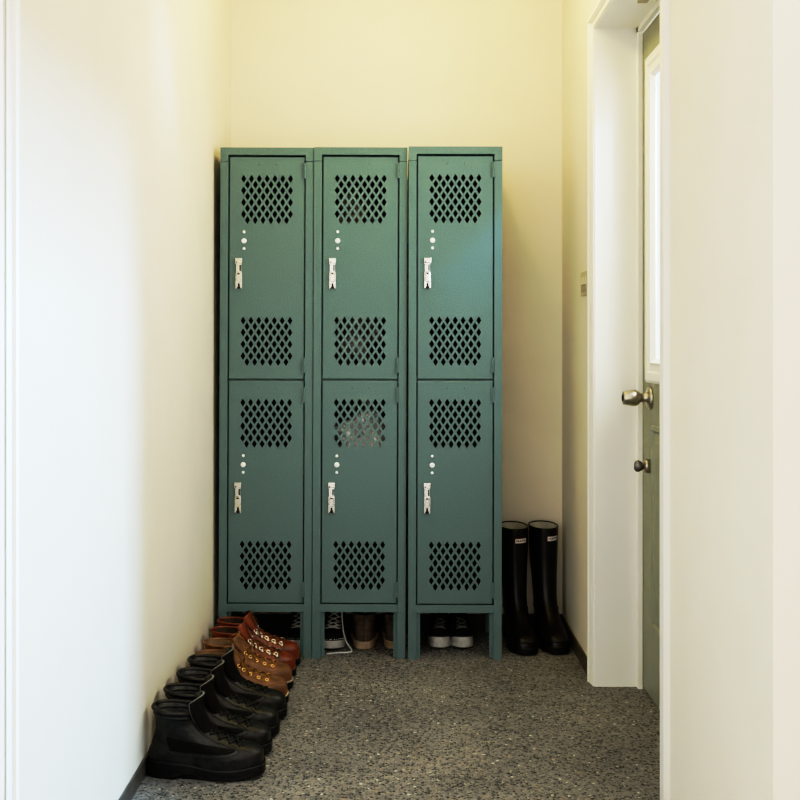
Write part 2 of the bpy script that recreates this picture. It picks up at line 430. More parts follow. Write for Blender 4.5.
def door_mesh(w, h):
    """front with two diamond vents; local: x 0..w, z 0..h, front at y=0 facing -y"""
    ins = 0.0022
    verts, edges = [], []
    def loop(pts):
        k = len(verts); n = len(pts)
        verts.extend(Vector(p) for p in pts)
        edges.extend((k + i, k + (i + 1) % n) for i in range(n))
    loop([(ins, ins), (w - ins, ins), (w - ins, h - ins), (ins, h - ins)])
    holes = []
    dx, dz, hw, hh = 0.0254, 0.0192, 0.0078, 0.0128
    for czv in (h - 0.139, 0.123):
        for r in range(8):
            n = 7 if r % 2 == 0 else 6
            for c in range(n):
                cx = w / 2 + (c - (n - 1) / 2) * dx
                cz = czv + (3.5 - r) * dz
                pts = [(cx, cz + hh), (cx - hw * 0.62, cz + hh * 0.42), (cx - hw, cz), (cx - hw * 0.62, cz - hh * 0.42), (cx, cz - hh),
                       (cx + hw * 0.62, cz - hh * 0.42), (cx + hw, cz), (cx + hw * 0.62, cz + hh * 0.42)]
                holes.append(pts); loop(pts)
    for cx in (0.097, 0.152):
        pts = [(cx + 0.0016 * cos(a * pi / 3), h - 0.025 + 0.0016 * sin(a * pi / 3)) for a in range(6)]
        holes.append(pts); loop(pts)
    vo, eo, fo_, *_ = delaunay_2d_cdt(verts, edges, [], 1, 1e-7)
    def in_hole(p):
        for pts in holes:
            if abs(pts[0][0] - p.x) > 0.03 or abs(pts[0][1] - p.y) > 0.04: continue
            sg = [(pts[(i + 1) % len(pts)][0] - pts[i][0]) * (p.y - pts[i][1]) - (pts[(i + 1) % len(pts)][1] - pts[i][1]) * (p.x - pts[i][0]) for i in range(len(pts))]
            if all(q > 0 for q in sg) or all(q < 0 for q in sg): return True
        return False
    fo_ = [f for f in fo_ if not in_hole(sum((vo[i] for i in f), Vector((0, 0))) / len(f))]
    bm = bmesh.new()
    vs = [bm.verts.new((v.x, 0, v.y)) for v in vo]
    for f in fo_:
        try: bm.faces.new([vs[i] for i in f])
        except ValueError: pass
    bm.normal_update()
    bound = [e for e in bm.edges if len(e.link_faces) == 1]
    hb = [e for e in bound if not all(abs(v.co.x - ins) < 1e-5 or abs(v.co.x - w + ins) < 1e-5 or abs(v.co.z - ins) < 1e-5 or abs(v.co.z - h + ins) < 1e-5 for v in e.verts)]
    r = bmesh.ops.extrude_edge_only(bm, edges=hb)
    for v in [g for g in r['geom'] if isinstance(g, bmesh.types.BMVert)]:
        v.co.y += 0.0018
    # rolled rim and return flange
    def ring(i, y):
        return [bm.verts.new(p) for p in ((i, y, i), (w - i, y, i), (w - i, y, h - i), (i, y, h - i))]
    R = [ring(ins, 0), ring(0.0007, 0.0010), ring(0, 0.0030), ring(0, 0.018), ring(0.012, 0.018)]
    for A, B in zip(R, R[1:]):
        for k in range(4):
            bm.faces.new((A[k], A[(k + 1) % 4], B[(k + 1) % 4], B[k]))
    bmesh.ops.remove_doubles(bm, verts=bm.verts, dist=1e-6)
    return bm

def latch_bm():
    bm = bmesh.new()
    # backing plate, with a shallow tray, sliding handle and top clip (mi 0 chrome, 1 dark slot)
    prism(bm, [(-0.013, -0.052), (0.013, -0.052), (0.013, 0.002), (0.0095, 0.004), (0.0095, 0.030), (0.013, 0.033), (0.013, 0.050),
               (-0.013, 0.050), (-0.013, 0.033), (-0.0105, 0.030), (-0.0105, 0.004), (-0.013, 0.002)], 'y', -0.004, 0)
    box(bm, -0.0142, 0.0142, -0.0105, -0.003, 0.034, 0.052, 0.002)          # top clip
    box(bm, -0.0125, -0.0085, -0.009, -0.003, -0.052, 0.002, 0.001)         # side rails
    box(bm, 0.0085, 0.0125, -0.009, -0.003, -0.052, 0.002, 0.001)
    box(bm, -0.0085, 0.0085, -0.011, -0.003, -0.030, 0.004, 0.0022)         # sliding lift
    prism(bm, [(-0.0075, 0.006), (0.0075, 0.006), (0.0045, 0.030), (-0.0045, 0.030)], 'y', -0.0075, -0.0035)
    prism(bm, [(-0.0085, -0.052), (0.0085, -0.052), (0.004, -0.043), (0.004, -0.034), (-0.004, -0.034), (-0.004, -0.043)], 'y', -0.0052, -0.0038, 1)
    box(bm, 0.003, 0.0075, -0.0078, -0.0070, 0.008, 0.029, 0, 1)
    box(bm, -0.010, -0.006, -0.0112, -0.0100, 0.036, 0.040, 0, 1)
    box(bm, -0.0045, 0.0045, -0.0125, -0.0105, -0.004, 0.001, 0.0007, 1)
    return bm

def make_locker():
    root = empty('locker')
    bm = bmesh.new()
    t = 0.0025
    zb = 0.151
    box(bm, 0, t, 0.003, LD, zb, LH - 0.001); box(bm, LW - t, LW, 0.003, LD, zb, LH - 0.001)
    box(bm, t, LW - t, LD - t, LD, zb, LH - 0.001)
    box(bm, t, LW - t, LD - t - 0.002, LD - t, zb + 0.02, LH - 0.004, 0, 1); box(bm, t, t + 0.001, 0.02, LD - t, zb + 0.02, LH - 0.004, 0, 1); box(bm, LW - t - 0.001, LW - t, 0.02, LD - t, zb + 0.02, LH - 0.004, 0, 1)  # thin liner sheets added to carry the painted interior shade
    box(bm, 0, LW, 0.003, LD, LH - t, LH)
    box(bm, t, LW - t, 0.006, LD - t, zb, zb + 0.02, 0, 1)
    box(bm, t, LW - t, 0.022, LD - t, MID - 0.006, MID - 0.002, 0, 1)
    link_mesh('cabinet_body', bm, [M['green'], M['green_shadow']], root)
    bm = bmesh.new()
    box(bm, 0, POST, 0, 0.018, zb, LH - 0.045, 0.0012); box(bm, LW - POST, LW, 0, 0.018, zb, LH - 0.045, 0.0012)
    box(bm, POST - 0.001, LW - POST + 0.001, 0.0006, 0.018, zb, FZ0, 0.0012)
    # top rail with corner returns
    prism(bm, [(0, LH), (0, LH - 0.044), (POST, LH - 0.044), (POST, FZ1), (LW - POST, FZ1), (LW - POST, LH - 0.044), (LW, LH - 0.044), (LW, LH)], 'y', -0.0008, 0.018)
    # lower corner sleeves
    for x0 in (0, LW - POST):
        box(bm, x0, x0 + POST, -0.0012, 0.01, zb, zb + 0.043, 0.0008)
    # divider rail behind the joint between the two doors
    box(bm, POST, LW - POST, 0.020, 0.026, MID - 0.012, MID + 0.012)
    link_mesh('front_frame', bm, M['green'], root)
    for fx in (0, 1):
        for fy in (0, 1):
            bm = bmesh.new()
            s = 1 if fx == 0 else -1
            X = lambda a: (a if fx == 0 else LW - a)
            def bx(xa, xb, ya, yb, za, zb_, bv=0.0):
                xa, xb = sorted((X(xa), X(xb)))
                box(bm, xa, xb, ya, yb, za, zb_, bv)
            if fy == 0:
                bx(0, 0.0275, 0.0002, 0.003, 0.002, 0.156, 0.0008); bx(0, 0.0025, 0.003, 0.035, 0.002, 0.156); bx(0.026, 0.0395, 0.012, 0.014, 0.002, 0.156)
                bx(0.0245, 0.0275, 0.003, 0.014, 0.002, 0.156)
                bx(0.002, 0.026, 0, 0.02, 0.0, 0.002)
            else:
                bx(0, 0.0275, LD - 0.003, LD, 0.0, 0.156); bx(0, 0.0025, LD - 0.035, LD - 0.003, 0.0, 0.156)
            link_mesh('leg', bm, M['green'], root)
    dw = LW - 2 * POST - 0.006
    hu = FZ1 - MID - 0.0065
    dm = link_mesh('door', door_mesh(dw, hu), M['green'], root)
    dm.location = (POST + 0.003, 0.0045, MID + 0.0015)
    lt = link_mesh('latch', latch_bm(), [M['chrome'], M['dark']], dm)
    lt['label'] = 'chrome lift latch'
    lt.location = (0.0325, 0.0, hu - 0.380); lt.scale = (0.80, 1, 0.95)
    for zz, rr in ((0.245, 0.0045), (0.274, 0.0082), (0.299, 0.0045)):
        bm = bmesh.new()
        lathe(bm, [(0.0, rr), (-0.0016, rr), (-0.0028, rr * 0.75), (-0.0033, rr * 0.3)], 'y', 20)
        c = link_mesh('rivet_cap', bm, M['cap'], dm, True); c.location = (0.0485, 0, hu - zz); c['label'] = 'white round cap'
    for zz in (hu - 0.046, 0.046):
        bm = bmesh.new()
        for k in range(3):
            z0 = -0.025 + k * 0.0168
            tube(bm, [(0, 0, z0), (0, 0, z0 + 0.0160)], 0.0042, 10)
        box(bm, -0.006, 0, -0.0012, 0.001, -0.024, 0.024)
        h = link_mesh('hinge', bm, M['green'], dm); h.location = (dw + 0.0005, -0.0048, zz)
    hl = MID - FZ0 - 0.006
    d2 = link_mesh('door', door_mesh(dw, hl), M['green'], root)
    d2.location = (POST + 0.003, 0.0045, FZ0 + 0.003)
    for ch in list(dm.children):
        c = ch.copy(); col.objects.link(c); c.parent = d2
        if c.name.startswith('hinge') and c.location.z < 0.1: continue
        c.location.z += hl - hu
    return root

YF = 3.405
l1 = make_locker()
lockers = [l1, copy_tree(l1), copy_tree(l1)]
labs = ['green two-tier steel locker standing behind the row of worn lace-up boots',
        'green two-tier steel locker, the middle of three, pale bundle behind its lower vents',
        'green two-tier steel locker standing beside the tall black rubber boots']
for o, x, lab, yy in zip(lockers, (-0.590, -0.2855, 0.0215), labs, (YF + 0.004, YF, YF - 0.012)):
    lean = 0.0015 if o is lockers[2] else 0.0042
    o.location = (x - lean * 1.55, yy, 0); o.rotation_euler = (0, lean, 0)
    tag(o, lab, 'locker', 'green steel lockers')

# ------------------------------------------------------------------ footwear
def fp(t):
    s = (1 - cos(t)) / 2
    m = 0.80 + 0.22 * smooth01(0.38, 0.74, s) - 0.07 * math.exp(-((s - 0.43) / 0.13) ** 2)
    return (abs(sin(t)) ** (0.72 - 0.12 * smooth01(0.5, 0.9, s))) * m

class Last:
    def __init__(self, L, xh, xf, W, blend=(0.05, 0.12), spring=0.01, shear=0.0, H=0.18, toe_drop=0.0):
        self.L, self.xh, self.xf, self.W = L, curve1(xh), curve1(xf), curve1(W)
        self.blend, self.spring, self.shear, self.H = blend, spring, shear, H
    def S(self, z, t, ins=0.0):
        a = self.xh(z) + ins; b = self.xf(z) - ins; w = self.W(z) / 2 - ins
        s = (1 - cos(t)) / 2
        x = a + (b - a) * s
        k = smooth01(*self.blend, z)
        sh = (1 - k) * fp(t) + k * abs(sin(t)) ** 0.92
        y = (1 if sin(t) >= 0 else -1) * w * sh
        zz = z + self.spring * smooth01(0.72, 1.0, x / self.L) * (1 - smooth01(0.03, 0.09, z))
        zz += self.shear * (x - (a + b) / 2) * smooth01(0.10, self.H, z)
        return Vector((x, y, zz))

def upper_mesh(la, z0, H, nz, nt, open_z=None, open_d=0.45):
    bm = bmesh.new()
    rings = []
    for i in range(nz + 1):
        z = z0 + (H - z0) * i / nz
        rings.append([bm.verts.new(la.S(z, 2 * pi * k / nt)) for k in range(nt)])
    for i in range(nz):
        zc = z0 + (H - z0) * (i + 0.5) / nz
        for k in range(nt):
            t = 2 * pi * (k + 0.5) / nt
            if open_z is not None and zc > open_z:
                d = open_d * smooth01(open_z - 0.01, open_z + 0.03, zc)
                if abs(t - pi) < d: continue
            bm.faces.new((rings[i][k], rings[i][(k + 1) % nt], rings[i + 1][(k + 1) % nt], rings[i + 1][k]))
    loose = [v for v in bm.verts if not v.link_faces]
    bmesh.ops.delete(bm, geom=loose, context='VERTS')
    return bm

def sole_mesh(L, W, h, heel_h, off=0.004, lugs=True, nt=48, spring=0.012, arch=(0.30, 0.42)):
    bm = bmesh.new()
    def ring(z, o, bottom=False, flat=False):
        R = []
        for k in range(nt):
            t = 2 * pi * k / nt
            s = (1 - cos(t)) / 2
            x = -o + (L + 2 * o) * s
            y = (1 if sin(t) >= 0 else -1) * (W / 2 + o) * fp(t)
            zz = z
            if bottom:
                zz += heel_h * smooth01(arch[0], arch[0] + 0.015, s) * (1 - smooth01(arch[1], arch[1] + 0.12, s)) * (0.8 if lugs else 0.3)
            if not flat:
                zz += spring * smooth01(0.74, 1.0, s)
            R.append(bm.verts.new((x, y, zz)))
        return R
    rs = [ring(0, off * 0.2 - 0.001, True), ring(0.003, off * 0.9, True), ring(h * 0.42, off * 0.8, False), ring(h * 0.48, off * 1.0), ring(h * 0.9, off), ring(h, off * 0.6)]
    # keep rings ordered at the arch
    for k in range(nt):
        if rs[1][k].co.z > rs[2][k].co.z - 0.001:
            rs[2][k].co.z = min(rs[1][k].co.z + 0.001, rs[3][k].co.z - 0.0005)
    for A, B in zip(rs, rs[1:]):
        for k in range(nt):
            bm.faces.new((A[k], A[(k + 1) % nt], B[(k + 1) % nt], B[k]))
    bm.faces.new(rs[0][::-1]); bm.faces.new(rs[-1])
    if lugs:
        for v in bm.verts:
            v.co.z *= 1.22 - 0.44 * smooth01(0.22, 0.62, v.co.x / L)
    return bm

def band_mesh(la, z, r, nt=56, off=0.002, t0=0, t1=2 * pi):
    bm = bmesh.new()
    pts = []
    n = nt
    for k in range(n if t1 - t0 > 6.28 else n + 1):
        t = t0 + (t1 - t0) * k / n
        p = la.S(z, t, -off)
        pts.append(p)
    tube(bm, pts, r, 8, closed=t1 - t0 > 6.28)
    return bm

def add_solid(o, th, off=-1, mo=1, rim=0):
    m = o.modifiers.new('shell', 'SOLIDIFY')
    m.thickness = th; m.offset = off
    m.material_offset = mo; m.material_offset_rim = rim
    return m

def tongue_mesh(path, hw0, hw1, wrap, nu=12, nv=14):
    bm = bmesh.new()
    (x0, z0), (xc, zc), (x1, z1) = path
    g = []
    for j in range(nv + 1):
        v = j / nv
        x = (1 - v) ** 2 * x0 + 2 * v * (1 - v) * xc + v * v * x1
        z = (1 - v) ** 2 * z0 + 2 * v * (1 - v) * zc + v * v * z1
        hw = hw0 + (hw1 - hw0) * smooth01(0, 0.8, v)
        row = []
        for i in range(nu + 1):
            u = -1 + 2 * i / nu
            drop = 0.010 * (u ** 4) * smooth01(0.6, 1.0, v)     # rounded top corners
            wv = 0.0025 * sin(3.1 * u + 5 * v)
            row.append(bm.verts.new((x - wrap * (0.35 + 0.65 * v) * u * u + wv, u * hw * (1 - 0.06 * u * u), z - drop)))
        g.append(row)
    for j in range(nv):
        for i in range(nu):
            bm.faces.new((g[j][i], g[j][i + 1], g[j + 1][i + 1], g[j + 1][i]))
    return bm

def lace_mesh(la, zs, d, r, lift=0.004, bars=True):
    bm = bmesh.new()
    L_ = [la.S(z, pi - d(z), -0.003) for z in zs]
    R_ = [la.S(z, pi + d(z), -0.003) for z in zs]
    def cross(a, b2):
        mid = (a + b2) / 2 + Vector((lift * 1.1, 0, lift))
        q1 = a.lerp(mid, 0.5) + Vector((lift * .3, 0, lift * .3)); q2 = b2.lerp(mid, 0.5) + Vector((lift * .3, 0, lift * .3))
        tube(bm, [a, q1, mid, q2, b2], r, 6)
    for i in range(len(zs) - 1):
        cross(L_[i], R_[i + 1]); cross(R_[i], L_[i + 1])
    cross(L_[0], R_[0])
    return bm

def surf_frame(la, z, t):
    p = la.S(z, t); e = 1e-3
    du = la.S(z, t + e) - p; dv = la.S(z + e, t) - p
    n = du.cross(dv).normalized()
    if n.dot(Vector((p.x - (la.xh(z) + la.xf(z)) / 2, p.y, 0.02))) < 0: n = -n
    return p, n, du.normalized()

def make_boot(kind):
    if kind == 'black':
        L = 0.276
        la = Last(L, [(0.02, 0.004), (0.05, 0.0), (0.08, 0.010), (0.115, 0.019), (0.14, 0.018), (0.16, 0.012)],
                  [(0.02, L), (0.045, L - 0.001), (0.058, 0.268), (0.067, 0.255), (0.075, 0.232), (0.083, 0.207), (0.094, 0.178), (0.11, 0.150), (0.13, 0.131), (0.16, 0.123)],
                  [(0.02, 0.097), (0.05, 0.096), (0.066, 0.090), (0.082, 0.081), (0.105, 0.075), (0.13, 0.078), (0.16, 0.086)],
                  H=0.160, shear=-0.10, spring=0.010)
        H = 0.160; open_z = 0.102
        mu, mlin, mlace, msole = M['black_leather'], M['black_lining'], M['black_lace'], M['black_rubber']
        name = 'work_boot'
    elif kind == 'tan':
        L = 0.268
        la = Last(L, [(0.02, 0.004), (0.05, 0.0), (0.08, 0.008), (0.11, 0.013), (0.138, 0.006)],
                  [(0.02, L), (0.045, L - 0.001), (0.058, 0.261), (0.067, 0.247), (0.075, 0.222), (0.083, 0.197), (0.095, 0.168), (0.112, 0.144), (0.138, 0.126)],
                  [(0.02, 0.097), (0.05, 0.097), (0.066, 0.090), (0.082, 0.081), (0.106, 0.075), (0.138, 0.086)],
                  H=0.138, shear=-0.06, spring=0.008)
        H = 0.138; open_z = 0.092
        mu, mlin, mlace, msole = M['tan_leather'], M['tan_lining'], M['tan_lace'], M['black_rubber']
        name = 'moc_toe_boot'
    else:
        L = 0.268
        la = Last(L, [(0.02, 0.004), (0.05, 0.0), (0.08, 0.008), (0.11, 0.013), (0.142, 0.008)],
                  [(0.02, L), (0.045, L - 0.001), (0.059, 0.262), (0.068, 0.248), (0.076, 0.224), (0.084, 0.199), (0.096, 0.170), (0.114, 0.142), (0.142, 0.124)],
                  [(0.02, 0.096), (0.05, 0.096), (0.067, 0.089), (0.083, 0.080), (0.106, 0.074), (0.142, 0.082)],
                  H=0.142, shear=-0.06, spring=0.008)
        H = 0.142; open_z = 0.093
        mu, mlin, mlace, msole = M['red_leather'], M['red_lining'], M['brown_lace'], M['black_rubber']
        name = 'lace_up_boot'
    root = empty(name)
    up = link_mesh('upper', upper_mesh(la, 0.022, H, 30, 56, open_z, 0.46), [mu, mlin], root, True)
    add_solid(up, 0.0045)
    so = link_mesh('outsole', sole_mesh(L, 0.096, 0.033 if kind == 'black' else 0.030, 0.014, spring=0.010 if kind == 'black' else 0.008), msole, root)
    # collar
    if kind == 'black':
        bm = bmesh.new()
        for zz, rr in ((H - 0.002, 0.0052), (H - 0.014, 0.0048)):
            pts = [la.S(zz, t, 0.001) for t in [(-pi + 0.55) + (2 * pi - 1.1) * k / 40 for k in range(41)]]
            tube(bm, pts, [rr * (0.5 + 0.5 * smooth01(0, 4, min(k, 40 - k))) for k in range(41)], 8)
        link_mesh('padded_collar', bm, mu, root, True)
    else:
        bm = bmesh.new()
        pts = [la.S(H - 0.001, t, 0.002) for t in [(-pi + 0.47) + (2 * pi - 0.94) * k / 40 for k in range(41)]]
        tube(bm, pts, 0.0034, 8)
        link_mesh('collar_binding', bm, mu, root, True)
        bm = band_mesh(la, 0.028, 0.0032, off=0.0015)
        for v in bm.verts:
            v.co.z += 0.030 * (0.20 - 0.44 * smooth01(0.22, 0.62, v.co.x / L))
        w = link_mesh('welt', bm, M['welt'] if kind == 'tan' else M['brown_lace'], root, True)
        w['label'] = 'pale stitched welt' if kind == 'tan' else 'brown welt'
    # tongue
    if kind == 'black':
        tm = tongue_mesh(((la.xf(0.090) - 0.012, 0.086), (0.128, 0.125), (0.134, 0.190)), 0.020, 0.044, 0.030)
        tg = link_mesh('tongue', tm, [M['black_nylon'], M['black_lining'], M['grey_edge']], root, True)
        add_solid(tg, 0.0045, 0, 1, 2)
    else:
        tm = tongue_mesh(((la.xf(0.086) - 0.012, 0.080), (0.122, 0.115), (0.114, H + 0.028)), 0.018, 0.038, 0.022)
        tg = link_mesh('tongue', tm, [mu, mlin], root, True)
        add_solid(tg, 0.0035, 0)
    # laces
    d = lambda z: 0.50 * (0.75 + 0.25 * smooth01(0.065, 0.088, z))
    zs = {'black': [0.076, 0.083, 0.092, 0.103, 0.116, 0.130], 'tan': [0.074, 0.081, 0.090, 0.101, 0.113], 'red': [0.076, 0.083, 0.092, 0.103, 0.116]}[kind]
    link_mesh('lace', lace_mesh(la, zs, d, 0.0019), mlace, root, True)
    # seams
    bm = bmesh.new()
    for sgn in (1, -1):
        if kind == 'black':
            zf = curve1([(0.25, 0.092), (0.7, 0.080), (1.0, 0.062), (1.5, 0.056), (2.0, 0.057), (2.35, 0.064), (2.62, 0.080)])
            tr = (0.25, 2.62)
        elif kind == 'tan':
            zf = curve1([(1.45, 0.050), (2.0, 0.057), (2.5, 0.064), (pi, 0.0645)]); tr = (1.45, pi)
        else:
            zf = curve1([(0.35, 0.070), (1.0, 0.053), (1.6, 0.048), (2.2, 0.057), (2.55, 0.070)]); tr = (0.35, 2.55)
        pts = [la.S(zf(t), sgn * t, -0.0006) for t in [tr[0] + (tr[1] - tr[0]) * k / 36 for k in range(37)]]
        tube(bm, pts, 0.0012, 6)
        # quarter edge following the laces
        pts = [la.S(z, pi + sgn * 0.78 if z > 0.085 else pi + sgn * 0.70, -0.0006) for z in [0.067 + (H - 0.01 - 0.067) * k / 30 for k in range(31)]]
        tube(bm, pts, 0.0011, 6)
    link_mesh('seam', bm, {'black': M['black_thread'], 'tan': M['tan_lace'], 'red': M['brown_lace']}[kind], root, True)
    if kind == 'black':
        # nylon side panels
        for sgn in (1, -1):
            bm = bmesh.new()
            zlo = curve1([(0.95, 0.066), (1.5, 0.060), (2.0, 0.061), (2.4, 0.069)]); zhi = curve1([(0.95, 0.102), (1.5, 0.095), (2.0, 0.084), (2.4, 0.073)])
            g = []
            for i in range(21):
                t = 0.95 + 1.45 * i / 20
                g.append([bm.verts.new(la.S(zlo(t) + (zhi(t) - zlo(t)) * j / 6, sgn * t, -0.0012 if 0 < j < 6 and 0 < i < 20 else 0.0006)) for j in range(7)])
            for i in range(20):
                for j in range(6):
                    bm.faces.new((g[i][j], g[i + 1][j], g[i + 1][j + 1], g[i][j + 1]))
            p = link_mesh('side_panel', bm, M['black_nylon'], root, True); p['label'] = 'matt nylon side panel'
    else:
        proto = None
        for sgn in (-1, 1):
            for z in zs:
                t = pi + sgn * (d(z) + 0.06)
                p, n, u = surf_frame(la, z, t)
                if proto is None:
                    bm = bmesh.new()
                    R, r = (0.0046, 0.0017) if kind == 'tan' else (0.0056, 0.0018)
                    tube(bm, [(R * cos(a * pi / 9), R * sin(a * pi / 9), 0) for a in range(18)], r, 8, closed=True)
                    if kind == 'red':
                        tube(bm, [(0, -0.005, 0), (0, -0.013, 0.0)], [0.0032, 0.0044], 8)
                    proto = e = link_mesh('eyelet', bm, M['brass'] if kind == 'tan' else M['steel'], root, True)
                else:
                    e = proto.copy(); col.objects.link(e); e.parent = root
                up_ = Vector((0, 0, 1)); yv = (up_ - n * up_.dot(n)).normalized(); xv = yv.cross(n)
                mt = Matrix((xv, yv, n)).transposed().to_4x4(); mt.translation = p + n * 0.0016
                e.matrix_local = mt
        # loose lace end hanging over the side
        bm = bmesh.new()
        a = la.S(zs[-1], pi - d(zs[-1]), -0.003)
        b2 = la.S(zs[-1], pi + d(zs[-1]), -0.003)
        if kind == 'tan':
            tube(bm, [b2, b2 + Vector((0.004, -0.004, 0.018)), b2 + Vector((-0.012, -0.006, 0.046)), b2 + Vector((-0.032, -0.008, 0.060)), b2 + Vector((-0.05, -0.012, 0.05))], 0.002, 6)
            tube(bm, [a, a + Vector((0.012, -0.012, 0.02)), a + Vector((0.012, -0.03, 0.03)), a + Vector((0.016, -0.045, 0.005)), a + Vector((0.026, -0.050, -0.022))], 0.002, 6)
        else:
            tube(bm, [a, a + Vector((-0.004, 0.002, 0.024)), a + Vector((-0.02, -0.01, 0.045)), a + Vector((-0.012, -0.03, 0.038)), a + Vector((0.004, -0.045, 0.01)), a + Vector((0.014, -0.052, -0.018))], 0.0019, 6)
        link_mesh('loose_lace', bm, mlace, root, True)
    return root

# (kind, centre Y, heel X, turn in degrees, label)
row = [
    ('black', 2.508, -0.606, -1.0, 'black leather work boot, whole side in view, first of the row, away from the lockers'),
    ('black', 2.628, -0.605, 1.0, 'black leather work boot, second of the row, tongue raised behind the first boot'),
    ('black', 2.752, -0.600, 0.0, 'black leather work boot, third of the row, between two other black boots'),
    ('black', 2.868, -0.594, 2.0, 'black leather work boot, fourth of the row, touching the first tan boot'),
    ('tan', 2.992, -0.594, -1.0, 'tan leather boot with brass eyelets, directly behind the last black boot'),
    ('tan', 3.110, -0.594, 1.0, 'tan leather boot with brass eyelets, beside the first reddish brown boot'),
    ('red', 3.225, -0.596, 0.0, 'reddish brown leather boot with bright steel eyelets, next to the tan boots'),
    ('red', 3.335, -0.594, 1.0, 'reddish brown leather boot with bright steel eyelets, closest to the lockers'),
]
first = {}
for kind, y, x, rot, lab in row:
    if kind not in first:
        o = first[kind] = make_boot(kind)
    else:
        o = copy_tree(first[kind])
    o.location = (x, y, 0); o.rotation_euler = (0, 0, math.radians(rot))
    tag(o, lab, 'boot', 'lace-up boots lined up along the wall')

# wellington boots
def make_wellie():
    root = empty('rubber_boot')
    L, H = 0.285, 0.386
    la = Last(L, [(0.015, 0.006), (0.05, 0.0), (0.09, 0.006), (0.13, 0.014), (0.2, 0.004), (0.30, -0.016), (0.392, -0.022)],
              [(0.015, L), (0.032, L - 0.003), (0.046, 0.271), (0.058, 0.250), (0.070, 0.222), (0.084, 0.192), (0.10, 0.166), (0.12, 0.145), (0.15, 0.128), (0.2, 0.118), (0.30, 0.112), (0.392, 0.114)],
              [(0.015, 0.098), (0.05, 0.097), (0.07, 0.090), (0.09, 0.082), (0.12, 0.078), (0.2, 0.084), (0.30, 0.096), (0.392, 0.101)],
              blend=(0.05, 0.12), H=H, shear=-0.04, spring=0.010)
    up = link_mesh('boot_shaft', upper_mesh(la, 0.012, H, 52, 56), [M['wellie'], M['wellie_in']], root, True)
    add_solid(up, 0.003)
    link_mesh('outsole', sole_mesh(L, 0.096, 0.026, 0.016, spring=0.010), M['black_rubber'], root)
    link_mesh('top_rim', band_mesh(la, H - 0.001, 0.0026, off=-0.0012), M['wellie'], root, True)
    bm = bmesh.new()
    tube(bm, [la.S(0.034, t, -0.0008) for t in [pi - 0.95 + 1.9 * k / 30 for k in range(31)]], 0.003, 8)
    link_mesh('foxing_band', bm, M['black_rubber'], root, True)
    bm = bmesh.new()
    tube(bm, [la.S(0.112, t, -0.0008) for t in [2 * pi * k / 40 for k in range(40)]], 0.0016, 6, closed=True)
    link_mesh('ankle_band', bm, M['black_rubber'], root, True)
    return root, la, H

wl, la_w, HW = make_wellie()
# label patch with lettering, bent to the shaft
def patch(la, z0, z1, tc, halfw, off, mat, name, parent, n=10):
    bm = bmesh.new()
    def at(u, z):
        # arc-length walk along the ring from tc
        t = tc; p = la.S(z, t); acc = 0; step = 0.002 * (1 if u > 0 else -1)
        while acc < abs(u):
            q = la.S(z, t + step); acc += (q - p).length; p = q; t += step
        pp, nn, _ = surf_frame(la, z, t)
        return pp + nn * off
    g = [[bm.verts.new(at(-halfw + 2 * halfw * i / n, z0 + (z1 - z0) * j / 2)) for j in range(3)] for i in range(n + 1)]
    for i in range(n):
        for j in range(2):
            bm.faces.new((g[i][j], g[i + 1][j], g[i + 1][j + 1], g[i][j + 1]))
    return link_mesh(name, bm, mat, parent, True), at

def wellie_label(root, tc, z):
    hw, hh = 0.0235, 0.0090
    p1, _ = patch(la_w, z - hh + 0.0006, z + hh - 0.0006, tc, hw - 0.0006, 0.0012, M['lab_red'], 'label_border', root)
    p2, at = patch(la_w, z - hh + 0.0016, z + hh - 0.0016, tc, hw - 0.0016, 0.0018, M['lab_white'], 'brand_label', root)
    cu = bpy.data.curves.new('lettering', 'FONT')
    cu.body = 'HUNTER'; cu.align_x = 'CENTER'; cu.align_y = 'CENTER'; cu.size = 0.0098; cu.extrude = 0.0; cu.offset = 0.00022
    tmp = bpy.data.objects.new('lettering_source', cu); col.objects.link(tmp)
    dg = bpy.context.evaluated_depsgraph_get()
    me = bpy.data.meshes.new_from_object(tmp.evaluated_get(dg))
    bpy.data.objects.remove(tmp)
    # bend: text x runs from the viewer's left to right. Facing the toe end, increasing t runs viewer's right -> left or reverse
    pa, pb = la_w.S(z, tc), la_w.S(z, tc + 0.1)
    sgn = 1 if (pb.y - pa.y) > 0 else -1     # +y of the boot is the viewer's right (boot toe towards the viewer)
    xs = [v.co.x for v in me.vertices]; wx = (max(xs) - min(xs)); k = 2 * (hw - 0.004) / wx
    for v in me.vertices:
        u = v.co.x * k; zz = v.co.y
        tz = z + zz
        v.co = at(sgn * u, tz)
        pp, nn, _ = surf_frame(la_w, tz, tc)
        v.co = v.co + nn * 0.0006
    me.materials.clear(); me.materials.append(M['dark'])
    o = bpy.data.objects.new('lettering', me); col.objects.link(o); o.parent = p2
    p1.parent = p2
    return p2

wr = copy_tree(wl)
wellie_label(wl, pi - 0.28, HW - 0.040)
wellie_label(wr, pi - 0.40, HW - 0.034)
wl.location = (0.385, 3.712, 0); wl.rotation_euler = (0, 0, math.radians(-90 + 5))
wr.location = (0.490, 3.722, 0); wr.rotation_euler = (0, 0, math.radians(-90 + 5.5))
tag(wl, 'tall black rubber boot standing against the side of the green locker', 'rubber boot', 'tall black rubber boots in the corner')
tag(wr, 'tall black rubber boot standing in the corner near the entrance wall', 'rubber boot', 'tall black rubber boots in the corner')

